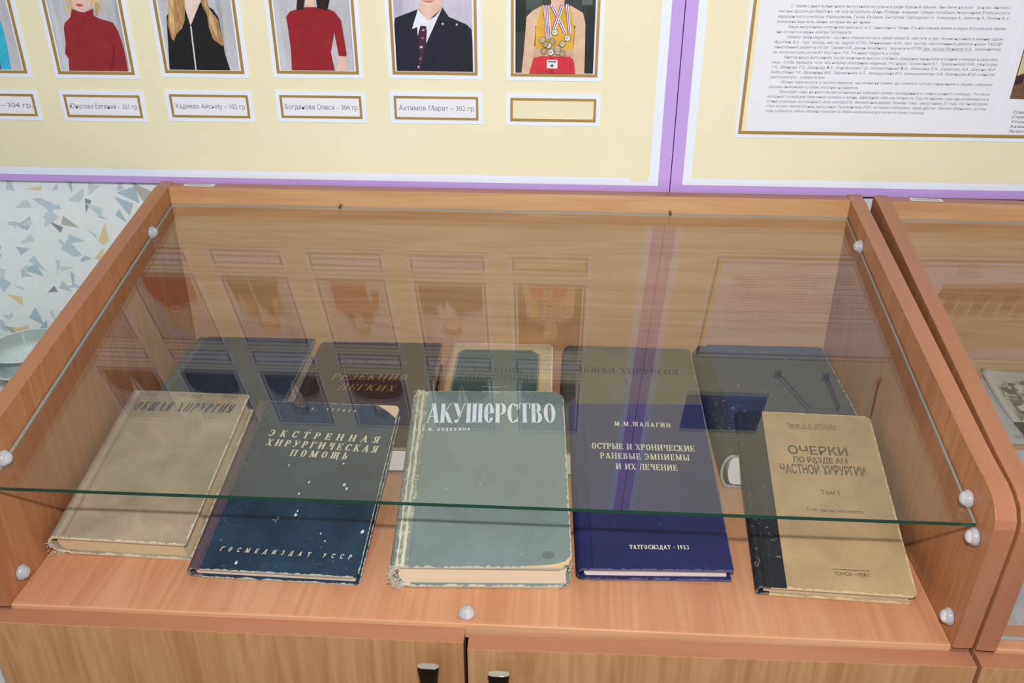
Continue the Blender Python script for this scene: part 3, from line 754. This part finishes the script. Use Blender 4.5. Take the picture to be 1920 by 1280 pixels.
MK = [(0.0, 0.382, 0.1965), (0.0, 0.042, 0.1225), (0.0, 0.0204, 0.0155), (0.8, 0.385, 0.1970), (0.8, 0.0325, 0.1230), (0.8, 0.0091, 0.1040), (0.8, 0.0107, 0.0187), (0.397, 0.008, 0.0)]
display_case((0, 0, 0), 0, 'wood-veneer display case with sloping glass lid, ten old books inside', MK, (0.3690, 0.4275), (0.0165, D + .0035, .037, 'НА000601', 0.0), False)
RC = (0.8345, -0.002, 0); RA = math.radians(-1.36)
display_case(RC, RA, 'wood-veneer display case cut by the picture edge, papers and photograph inside', [(0.0, 0.382, 0.1965), (0.0, 0.042, 0.1225), (0.8, 0.385, 0.1970), (0.8, 0.0325, 0.1230)], (0.3690, 0.4275), (0.0235, D + .0045, .036, 'НА000605', -0.02), True)

# ------------------------------------------------------------------ books
def book(name, loc, yaw, tilt, w, l, th, label, c_front, c_spine, c_page, tb=0.0026, cr=0.003, corners=(0, 1, 1, 0), cloth=0.0, m_cloth=None, sag=0.0):
    b = tag(empty(name, loc, (tilt, 0, yaw)), label, 'book', 'old books in the display case')
    sj = min(0.011, th * 0.42)
    gx = sj + 0.007
    def board_part(nm, z0, z1, m):
        bm = bmesh.new()
        prism(bm, rounded(gx, w, 0, l, cr, corners), 'z', z0, z1)
        bmesh.ops.bevel(bm, geom=[e for e in bm.edges if abs(e.verts[0].co.z - e.verts[1].co.z) < 1e-7], offset=min(.0008, tb * .3), segments=2, affect='EDGES')
        return mesh_obj(nm, bm, m, b)
    board_part('back_cover', 0, tb, c_front)
    fc = board_part('front_cover', th - tb, th, c_front)
    # spine: rounded shell with a pressed joint groove on both faces
    outer = [(gx + .0004, th - .0002), (gx - .0022, th - .0012), (gx - .0042, th - .0012), (sj, th - .0001)]
    n = 10
    for k in range(1, n):
        a = math.pi / 2 + math.pi * k / n
        outer.append((sj + sj * math.cos(a), th / 2 + (th / 2 - .0001) * math.sin(a)))
    outer += [(sj, .0001), (gx - .0042, .0012), (gx - .0022, .0012), (gx + .0004, .0002)]
    ti = 0.0014
    inner = [(gx + .0004, th - tb), (sj + .001, th - tb)]
    for k in range(1, n):
        a = math.pi / 2 + math.pi * k / n
        inner.append((sj + .001 + max(.001, sj - ti) * math.cos(a), th / 2 + (th / 2 - tb) * math.sin(a)))
    inner += [(sj + .001, tb), (gx + .0004, tb)]
    bm = bmesh.new(); prism(bm, outer + inner[::-1], 'y', 0.0006, l - .0006)
    mesh_obj('spine', bm, c_spine, b)
    # page block
    pts = [(w - .0042, tb + .0001), (w - .0052, th / 2), (w - .0042, th - tb - .0001), (sj + .004, th - tb - .0001)]
    for k in range(1, 8):
        a = math.pi / 2 + math.pi * k / 8
        pts.append((sj + .0035 + (sj - .003) * .8 * math.cos(a), th / 2 + (th / 2 - tb - .0001) * math.sin(a)))
    pts.append((sj + .004, tb + .0001))
    bm = bmesh.new(); prism(bm, pts, 'y', .0034, l - .0034)
    mesh_obj('page_block', bm, c_page, b)
    if cloth:
        bm = bmesh.new(); prism(bm, [(gx - .0006, .0003), (cloth, .0003), (cloth + .0006, l - .0003), (gx - .0006, l - .0003)], 'z', th - .0003, th + .0003)
        mesh_obj('spine_cloth', bm, m_cloth or c_spine, b)
    b['_th'] = th
    return b

def pages(name, c, dark=.82):
    t = NT(name)
    v = t.coords((1, 1, 1))
    st = t.noise(t.coords((12, 12, 1400)), 1.0, 3, 0.6)
    big = t.noise(v, 30, 3)
    col = t.mix(t.math('MULTIPLY', st, 0.55), lin(c), tuple(x * dark * .8 for x in lin(c)[:3]) + (1,))
    col = t.mix(t.math('MULTIPLY', big, 0.3), col, tuple(x * .8 for x in lin(c)[:3]) + (1,))
    return t.bsdf(col, .8, .1, bump=st, bs=.3, bd=.0004)

def letters(b, items, mat, name='title_lettering', **kw):
    th = b['_th']
    for it in items:
        bm = bmesh.new()
        s, (x, y, L, ang, hh) = it[0], it[1]
        o = dict(kw); o.update(it[2] if len(it) > 2 else {})
        dz = o.pop('dz', 0) + .0002
        if s == '__':
            ca, sa = math.cos(ang), math.sin(ang)
            vs = [bm.verts.new((x + ca * a - sa * c, y + sa * a + ca * c, th + dz)) for a, c in ((0, 0), (L, 0), (L, hh), (0, hh))]
            bm.faces.new(vs)
        elif o.pop('sans', False):
            ca, sa = math.cos(ang), math.sin(ang)
            sans_text(bm, s, lambda a, c: (x + ca * a - sa * c, y + sa * a + ca * c, th + dz), L, hh, o.get('shear', 0), 0, o.get('bold', 0))
        else:
            serif_text(bm, s, x, y, L, ang, hh, th + dz, **o)
        mesh_obj('printed_rule' if s == '__' else name, bm, mat, b, recalc=False)

def threads(b, spots, mat, n=26, r=.00022, spread=.006, xmin=-.01):
    for (x, y, z) in spots:
        bm = bmesh.new()
        for k in range(n):
            p = Vector((x + random.uniform(-.004, .004), y + random.uniform(-.002, .003), z + random.uniform(-.006, .004)))
            d = Vector((random.uniform(-1, .4), random.uniform(-1, .3), random.uniform(-.6, .5))) * spread * random.uniform(.3, 1)
            q = Vector((random.uniform(-1, 1), random.uniform(-1, 1), random.uniform(-.6, .6))) * spread * .4
            pts = [p, p + d * .4 + q, p + d * .8 + q * .6, p + d]
            for pt in pts: pt.x = max(pt.x, xmin); pt.z = max(pt.z, .0015 + max(0, -pt.y) * .45)
            tube(bm, pts, r)
        mesh_obj('frayed_thread', bm, mat, b)

pg_tan = pages('pages_tan', (226, 204, 166)); pg_pale = pages('pages_pale', (238, 224, 208)); pg_cream = pages('pages_cream', (246, 228, 200)); pg_white = pages('pages_white', (246, 242, 244), .95); pg_grey = pages('pages_grey', (222, 208, 188))
M_thread = plain((206, 200, 182), .9, .05, 'loose_thread')
M_gilt = plain((214, 206, 176), .4, .4, 'gilt_print'); M_gilt2 = plain((150, 124, 66), .35, .5, 'dull_gilt_print'); M_silver = plain((226, 234, 240), .5, .3, 'silver_print'); M_black = plain((58, 62, 72), .7, .1, 'black_print'); M_steel = plain((116, 112, 110), .5, .3, 'steel_print'); M_dgreen = plain((40, 58, 58), .6, .2, 'dark_green_print')

# back row, lying flat
R = math.radians
bb = book('book', (.0065, .203, .0002), R(1.0), 0, .157, .238, .032, 'dark blue book flat in the back row, against the case left end', cover('cloth_dark_blue', (38, 52, 76), (120, 128, 130), .157, .238, .002, .25, 0), cover('cloth_dark_blue_spine', (70, 84, 96), (140, 146, 146), 1, .238, .002, .2, 0), pg_pale, cr=.001)
bb2 = book('book', (.171, .200, .0002), R(1.8), 0, .160, .2345, .033, 'dark brown book with dull gilt title, flat in the back row', cover('cloth_brown', (56, 42, 44), (150, 130, 110), .16, .2345, .0022, .22, 0), cover('cloth_brown_spine', (62, 48, 52), (150, 130, 110), 1, .2345, .002, .2, 0), pg_white, cr=.004)
letters(bb2, [('РЕЗЕКЦИЯ', (.0356, .1386, .0893, 0, .0150)), ('ЛЕГКИХ', (.048, .1150, .0664, -.03, .0150))], M_gilt2, shear=.25, T=.14, t=.06)
letters(bb2, [('И С КОЛЕСНИКОВ', (.0375, .1771, .0838, 0, .0085))], M_steel, 'author_lettering', shear=.2, T=.13, t=.06)
bb3 = book('book', (.334, .21, .0002), R(.5), 0, .131, .236, .031, 'cream book with dark green cover panel, flat in the back row', cover('paper_cream', (214, 190, 152), (240, 226, 200), .131, .236, .003, .12, .02), cover('paper_cream_spine', (206, 184, 148), (236, 222, 196), 1, .236, .003, .15, .05), pg_pale, cr=.005)
bm = bmesh.new()
pan = [(.0125, .02), (.0125, .208), (.0215, .2185), (.1045, .2195), (.1155, .2085), (.1155, .02)]
prism(bm, pan, 'z', .031 - .0002, .031 + .00025); mesh_obj('green_panel', bm, cover('panel_green', (66, 92, 94), (90, 112, 110), .131, .236, 0, .15, 0), bb3)
bm = bmesh.new()
for i in range(len(pan)):
    a, c = Vector(pan[i]), Vector(pan[(i + 1) % len(pan)]); d = (c - a).normalized(); nrm = Vector((d.y, -d.x)) * -1
    for off, ww in ((.0009, .0007), (.0024, .0005)):
        o = nrm * (-off)
        vs = [bm.verts.new((p.x - o.x * -1 * 1, p.y - o.y * -1 * 1, .03128)) for p in (a + d * off, c - d * off)] + [bm.verts.new((p.x + o.x + nrm.x * ww, p.y + o.y + nrm.y * ww, .03128)) for p in (c - d * off, a + d * off)]
        bm.faces.new(vs)
mesh_obj('panel_border', bm, plain((196, 184, 146), .5, .3), bb3)
letters(bb3, [('УЧЕБНИК', (.0342, .1595, .0613, 0, .0125)), ('ГИНЕКОЛОГИИ', (.0205, .1418, .0881, .01, .0135))], M_dgreen, T=.14, t=.06, dz=.0003)
letters(bb3, [('__', (.0484, .126, .031, .03, .0007)), ('__', (.058, .125, .012, .03, .0022))], plain((196, 190, 160), .5, .3), 'ornament', dz=.0003)
bb4 = book('book', (.4705, .208, .0002), R(-1.), 0, .160, .236, .033, 'olive-grey book with dark printed title, flat in the back row', cover('cloth_olive', (102, 96, 82), (150, 140, 120), .16, .236, .002, .2, 0), cover('cloth_olive_spine', (80, 76, 70), (150, 140, 120), 1, .236, .002, .2, 0), pg_pale, cr=.004)
letters(bb4, [('ОБЩАЯ ХИРУРГИЯ', (.0182, .1668, .1219, .02, .0125)), ('I', (.0756, .147, .0037, 0, .0085))], plain((30, 30, 34), .6, .2), T=.15, t=.05)
bb5 = book('book', (.6385, .2, .0002), R(.5), 0, .158, .24, .041, 'thick slate-blue book flat in the back row, against the case right end', cover('cloth_slate', (54, 66, 92), (160, 160, 156), .158, .24, .002, .2, .03), cover('cloth_slate_spine', (50, 56, 58), (170, 172, 166), 1, .24, .004, .25, .06), pg_white, cr=.005)

# front row, near edge on the shelf, far edge propped on the back row
def front(x, y, yaw, tilt, *a, **k): return book('book', (x, y, .0003), yaw, tilt, *a, **k)
b1 = front(.0036, .0635, -.0243, .2300,   .1337, .1950, .0240, 'tan cloth book with grey slanted title, first in the propped front row', cover('cloth_tan', (158, 146, 122), (206, 194, 168), .1337, .1983, .002, .24, 0, .75, var=(178, 162, 136)), cover('cloth_tan_spine', (160, 146, 126), (206, 194, 168), 1, .1983, .004, .2, .05), pg_tan, tb=.0022, cr=.002)
letters(b1, [('ОБЩАЯ ХИРУРГИЯ', (.0168, .1645, .1045, .02, .0128))], plain((74, 84, 96), .7, .1), T=.21, t=.05, S=.04, wf=.62, shear=.28)
letters(b1, [('ГЕССЕ', (.0175, .1863, .018, -.02, .0048)), ('ГИРГОЛАВ', (.0558, .1872, .0275, -.03, .0048)), ('ШААК', (.1059, .1876, .0171, -.03, .0048))], plain((112, 108, 100), .7, .1), 'author_lettering', T=.14, t=.07, shear=.15)
threads(b1, [(.004, .0, .012), (.006, .0, .004)], M_thread, 14, xmin=-.0012)
M_b2 = cover('paper_teal', (24, 44, 66), (176, 180, 170), .1563, .2195, .0013, .3, .02, .42, var=(34, 62, 84), spec=.4)
b2 = front(.1422, .0395, -.0181, .2040, .1563, .2195, .0125, 'dark teal book with spaced white title and torn corner, propped in front', M_b2, cover('cloth_plum', (84, 70, 80), (150, 140, 140), 1, .2195, .002, .2, .02), pg_pale, tb=.0018, cr=.006, cloth=.0125, m_cloth=cover('cloth_plum_joint', (92, 76, 84), (140, 130, 130), 1, .2195, 0, .2, .02))
letters(b2, [('ЭКСТРЕННАЯ', (.0272, .1668, .1159, -.03, .0094), {'wf': .95}), ('ХИРУРГИЧЕСКАЯ', (.0281, .1535, .1159, -.03, .0094), {'wf': .9}), ('ПОМОЩЬ', (.0566, .1403, .0592, -.021, .0092), {'wf': .9})], M_gilt, shear=.12, T=.2, t=.08)
letters(b2, [('А. ЧУТАЕВ', (.0622, .208, .0483, -.027, .0036)), ('ГОСМЕДИЗДАТ УССР', (.0243, .0205, .1215, -.014, .0050), {'wf': .85})], M_gilt, 'small_lettering', shear=.2, T=.18, t=.09)
bm = bmesh.new(); prism(bm, [(.1330, .2185), (.1405, .2134), (.1482, .2070), (.1548, .2005), (.1561, .2135), (.1545, .2178), (.1505, .2193)], 'z', .0124, .0128)
mesh_obj('torn_corner', bm, plain((226, 198, 158), .8, .1), b2)
bm = bmesh.new()
for (x, y, s) in ((.083, .066, .0022), (.0835, .071, .0013), (.0795, .092, .0014), (.0855, .107, .0016), (.114, .1335, .0014), (.121, .106, .0022), (.124, .101, .0018), (.112, .046, .0011), (.118, .0375, .001), (.044, .0085, .0018), (.06, .128, .0012), (.147, .085, .0016), (.15, .05, .0022)):
    pts = [(x + s * random.uniform(.35, .9) * math.cos(a), y + 1.5 * s * random.uniform(.4, 1) * math.sin(a), .01262) for a in [k * 6.283 / 9 for k in range(9)]]
    bm.faces.new([bm.verts.new(p) for p in pts])
mesh_obj('wear_speck', bm, plain((196, 206, 204), .7, .2), b2)
b3 = front(.3259, .0366, .0477, .1990, .1608, .2269, .0297, 'grey-green book with tall white title and frayed edges, middle of the propped front row', cover('cloth_grey_green', (118, 132, 132), (192, 186, 164), .1608, .2269, .0022, .1, .012, .6), cover('cloth_grey_green_spine', (136, 144, 136), (196, 192, 172), 1, .2269, .008, .25, .16), pg_cream, tb=.0028, cr=.012, corners=(0, 1, 1, 0))
letters(b3, [('АКУШеРСТВО', (.0185, .1778, .1338, .010, .0292))], M_silver, T=.21, t=.035, S=.03, wf=.8)
letters(b3, [('В.И. БОДЯЖИНА', (.0160, .1662, .0484, .02, .0044))], M_silver, 'author_lettering', T=.2, t=.1)
threads(b3, [(.006, .001, .024), (.005, 0, .012), (.007, 0, .004), (.010, .224, .028)], M_thread, 26, .0002, .008)
threads(b3, [(.157, .002, .004), (.158, .006, .027)], M_thread, 10, .00018, .006)
bm = bmesh.new()
prism(bm, [(.149, .0005), (.158, .004), (.1606, .013), (.1585, .0115), (.1545, .0068), (.147, .0042), (.135, .0026), (.12, .0016), (.12, .0004)], 'z', .0294, .02990); mesh_obj('bare_board_corner', bm, plain((214, 180, 136), .85, .1), b3)
bm = bmesh.new(); bm.faces.new([bm.verts.new((.1405 + .0055 * math.cos(a), .0135 + .0042 * math.sin(a), .02985)) for a in [k * 6.283 / 20 for k in range(20)]]); mesh_obj('round_stain', bm, plain((104, 112, 106), .6, .2), b3)
bm = bmesh.new()
for x0_, ww in ((.0072, .0016), (.0118, .0022)):
    L_ = [(x0_ + random.uniform(-.0005, .0005), .2269 * k / 40) for k in range(41)]; Rr = [(x0_ + ww + random.uniform(-.0007, .0009), .2269 * k / 40) for k in range(41)]
    zf = .0298 if x0_ < .01 else .0299
    va = [bm.verts.new((p[0], p[1], zf)) for p in L_]; vb = [bm.verts.new((p[0], p[1], zf)) for p in Rr]
    for k in range(40): bm.faces.new((va[k], vb[k], vb[k + 1], va[k + 1]))
mesh_obj('worn_joint', bm, plain((200, 196, 174), .9, .05), b3)
b4 = front(.4905, .0554, .0413, .2390, .1395, .2059, .0175, 'navy blue book with white title in three lines, propped in the front row', cover('cloth_navy', (32, 34, 82), (90, 96, 130), .1395, .2059, .0012, .16, .01, .5, spec=.35), cover('cloth_navy_spine', (34, 36, 84), (90, 96, 130), 1, .2059, .001, .2, 0), pg_white, tb=.003, cr=.001)
letters(b4, [('ОСТРЫЕ И ХРОНИЧЕСКИЕ', (.0206, .1420, .1030, -.028, .0078)), ('РАНЕВЫЕ ЭМПИЕМЫ', (.0285, .1290, .0885, -.021, .0077)), ('И ИХ ЛЕЧЕНИЕ', (.0431, .1153, .0604, -.022, .0076))], M_gilt, T=.17, t=.075)
letters(b4, [('М.М.ШАЛАГИН', (.0458, .1735, .0576, -.03, .0062)), ('ТАТГОСИЗДАТ · 1953', (.0490, .0215, .0538, .006, .0046))], M_gilt, 'small_lettering', T=.2, t=.1)
b5 = front(.6475, .0462, -.0389, .2600, .1361, .2108, .0130, 'buff book with black cloth spine and dark title, propped at the row end', cover('paper_buff', (172, 146, 110), (206, 186, 148), .1361, .2108, .002, .12, .005, .65, var=(190, 162, 122)), cover('cloth_black', (36, 38, 42), (120, 116, 108), 1, .2108, .002, .25, .08), pg_grey, tb=.0022, cr=.005, cloth=.0262, m_cloth=cover('cloth_black_strip', (38, 40, 46), (120, 118, 112), 1, .2108, 0, .25, .07))
letters(b5, [('ОЧЕРКИ', (.0472, .1543, .058, .022, .0108), {'sans': True, 'bold': .016}), ('ПО РАЗДЕ АМ', (.0511, .1440, .0518, .019, .0070), {'sans': True, 'bold': .022}), ('ЧАСТНОЙ ХИРУРГИИ', (.0369, .1297, .0813, .016, .0112), {'sans': True, 'bold': .022})], plain((84, 72, 58), .7, .1))
letters(b5, [('Проф. А. А. ОПОКИН', (.0506, .1903, .0485, .018, .0052), {'sans': True, 'bold': .012}), ('__', (.0515, .1884, .0473, .017, .0007)), ('Том I', (.0712, .1057, .0173, .03, .0054), {'sans': True, 'bold': .012}), ('С 101 рисунком в тексте', (.055, .0853, .0512, .008, .0036), {'sans': True, 'bold': .012}),
             ('__', (.0682, .0226, .0316, .014, .0006)), ('ТОМСК—1938 г.', (.0692, .0168, .0311, .02, .0036), {'sans': True, 'bold': .012})], plain((100, 84, 64), .7, .1), 'small_lettering')

# ------------------------------------------------------------------ papers in the second case
def rc_obj(name, loc, rz=0.0):
    c, s = math.cos(RA), math.sin(RA)
    return empty(name, (RC[0] + c * loc[0] - s * loc[1], RC[1] + s * loc[0] + c * loc[1], loc[2]), (0, 0, RA + rz))
def sheet(loc, w, l, th, label, lines_, rz=0.0):
    b = tag(rc_obj('printed_sheet', loc, rz), label, 'paper sheet', 'papers in the second case')
    bm = bmesh.new()
    nx, ny = 10, 12
    g = [[bm.verts.new((w * i / nx, l * j / ny, th + .0006 * math.sin(i * .5) * (j / ny))) for i in range(nx + 1)] for j in range(ny + 1)]
    for j in range(ny):
        for i in range(nx): bm.faces.new((g[j][i], g[j][i + 1], g[j + 1][i + 1], g[j + 1][i]))
    bmesh.ops.solidify(bm, geom=bm.faces[:], thickness=-th + .0001 if False else .0003)
    mesh_obj('paper', bm, M_paper, b)
    if lines_:
        bm = bmesh.new()
        for s, x, y, L, hh in lines_:
            sans_text(bm, s, lambda a, c: (x + a, y + c, th + .0011), L, hh)
        mesh_obj('printed_text', bm, M_ink, b)
    return b
sheet((.008, .0245, .0004), .210, .268, .0006, 'white sheet with printed lines at the front of the second case', [('Ижевск', .014, .118, .05, .004), ('стентов хирургии', .012, .106, .09, .004), ('ассистент кафедры', .013, .094, .1, .004), ('профессор', .014, .082, .06, .004), ('Участник ВОВ', .024, .070, .08, .004), ('оборудование', .010, .057, .08, .004)])
sheet((.045, .300, .0034), .210, .1430, .0006, 'white sheet lying under the curled photograph in the second case', [('русский', .095, .012, .045, .004), ('—', .062, .047, .016, .003)])
b = tag(rc_obj('curled_photograph', (.150, .297, .0052), 0.035), 'curled black-and-white war photograph lying on the sheet in the second case', 'photograph')
w_, l_ = .105, .146
def cz(u, v): return .0008 + .017 * max(0, v - .35) ** 1.6 * (1 - .55 * u) * 1.6
bm = bmesh.new(); nx, ny = 12, 16
g = [[bm.verts.new((w_ * i / nx, l_ * j / ny, cz(i / nx, j / ny))) for i in range(nx + 1)] for j in range(ny + 1)]
for j in range(ny):
    for i in range(nx): bm.faces.new((g[j][i], g[j][i + 1], g[j + 1][i + 1], g[j + 1][i]))
bmesh.ops.solidify(bm, geom=bm.faces[:], thickness=.0003)
mesh_obj('photo_paper', bm, plain((230, 230, 226), .3, .4), b, True)
t = NT('photo_grain'); v = t.coords()
ph = t.ramp(t.noise(v, 70, 4, .6, 1.2), [(.36, lin((58, 58, 54))), (.5, lin((120, 120, 114))), (.58, lin((206, 206, 200)))])
t.bsdf(ph, .3, .4)
bm = bmesh.new()
blob = [(.10, .06), (.9, .05), (.92, .60), (.88, .90), (.70, .93), (.55, .84), (.42, .90), (.30, .82), (.22, .86), (.12, .80), (.09, .66), (.14, .55), (.10, .40)]
nx, ny = 30, 36
def inside(p):
    c = False
    for i in range(len(blob)):
        a, d = blob[i], blob[i - 1]
        if (a[1] > p[1]) != (d[1] > p[1]) and p[0] < (d[0] - a[0]) * (p[1] - a[1]) / (d[1] - a[1]) + a[0]: c = not c
    return c
vd = {}
for j in range(ny):
    for i in range(nx):
        if inside(((i + .5) / nx, (j + .5) / ny)):
            q = []
            for a, d in ((i, j), (i + 1, j), (i + 1, j + 1), (i, j + 1)):
                if (a, d) not in vd: vd[a, d] = bm.verts.new((w_ * a / nx, l_ * d / ny, cz(a / nx, d / ny) + .0006))
                q.append(vd[a, d])
            bm.faces.new(q)
mesh_obj('photo_image', bm, t.m, b, True)

# ------------------------------------------------------------------ table with glass dish beside the case
tb = tag(empty('side_table', (-.40, .26, FLOOR_Z)), 'white table standing beside the display case, dish on top', 'table')
put = local_xz(tb)
M_tw = plain((222, 226, 230), .5, .3, 'white_paint'); M_tb = plain((44, 40, 92), .6, .2, 'dark_blue_panel')
bm = bmesh.new(); box(bm, -.80, -.030, .04, .462, -.052, -.030, 0, .002); put('table_top', bm, M_tw)
for x in (-.80, -.090):
    for y in (.045, .42):
        bm = bmesh.new(); box(bm, x, x + .055, y, y + .040, FLOOR_Z, -.052, 0, .002); put('leg', bm, M_tw)
bm = bmesh.new(); box(bm, -.745, -.090, .055, .067, -.50, -.052); put('front_panel', bm, M_tb)
bk = tag(empty('blue_folder', (-.27, .27, -.0299)), 'blue folder on the white table under the glass dish', 'folder')
bm = bmesh.new(); box(bm, -.16, .165, -.08, .185, 0, .0215, 0, .002); mesh_obj('folder_cover', bm, plain((36, 84, 138), .5, .3), bk)
bm = bmesh.new(); box(bm, -.10, .17, .072, .18, .0218, .0228); mesh_obj('label_sheet', bm, plain((222, 226, 214), .6, .2), bk)
ds = tag(empty('glass_dish', (-.200, .402, -.0070)), 'round clear glass dish on the table beside the display case', 'dish')
bm = bmesh.new(); lathe(bm, [(0, 0), (.040, 0), (.0425, .002), (.0430, .030), (.0416, .030), (.0412, .0035), (0, .0030)], 48); mesh_obj('dish_base', bm, M_clear, ds)
bm = bmesh.new(); lathe(bm, [(.0452, .016), (.0458, .0165), (.0458, .0385), (.0450, .0405), (0, .0405), (0, .0388), (.0440, .0388), (.0445, .0375), (.0445, .016), (.0452, .016)], 48); mesh_obj('dish_lid', bm, M_clear, ds)
M_rim_glint = plain((226, 238, 236), .08, .9, 'painted_rim_glint')  # opaque pale ring, the glass rim's highlight painted as its colour
for r_, z_ in ((.0456, .0402), (.0458, .0162)):
    bm = bmesh.new(); lathe(bm, [(r_ + .0008 * math.cos(a), z_ + .0006 * math.sin(a)) for a in [k * 6.2832 / 8 for k in range(8)]] + [(r_ + .0008, z_)], 56); mesh_obj('dish_rim_glint', bm, M_rim_glint, ds, True)
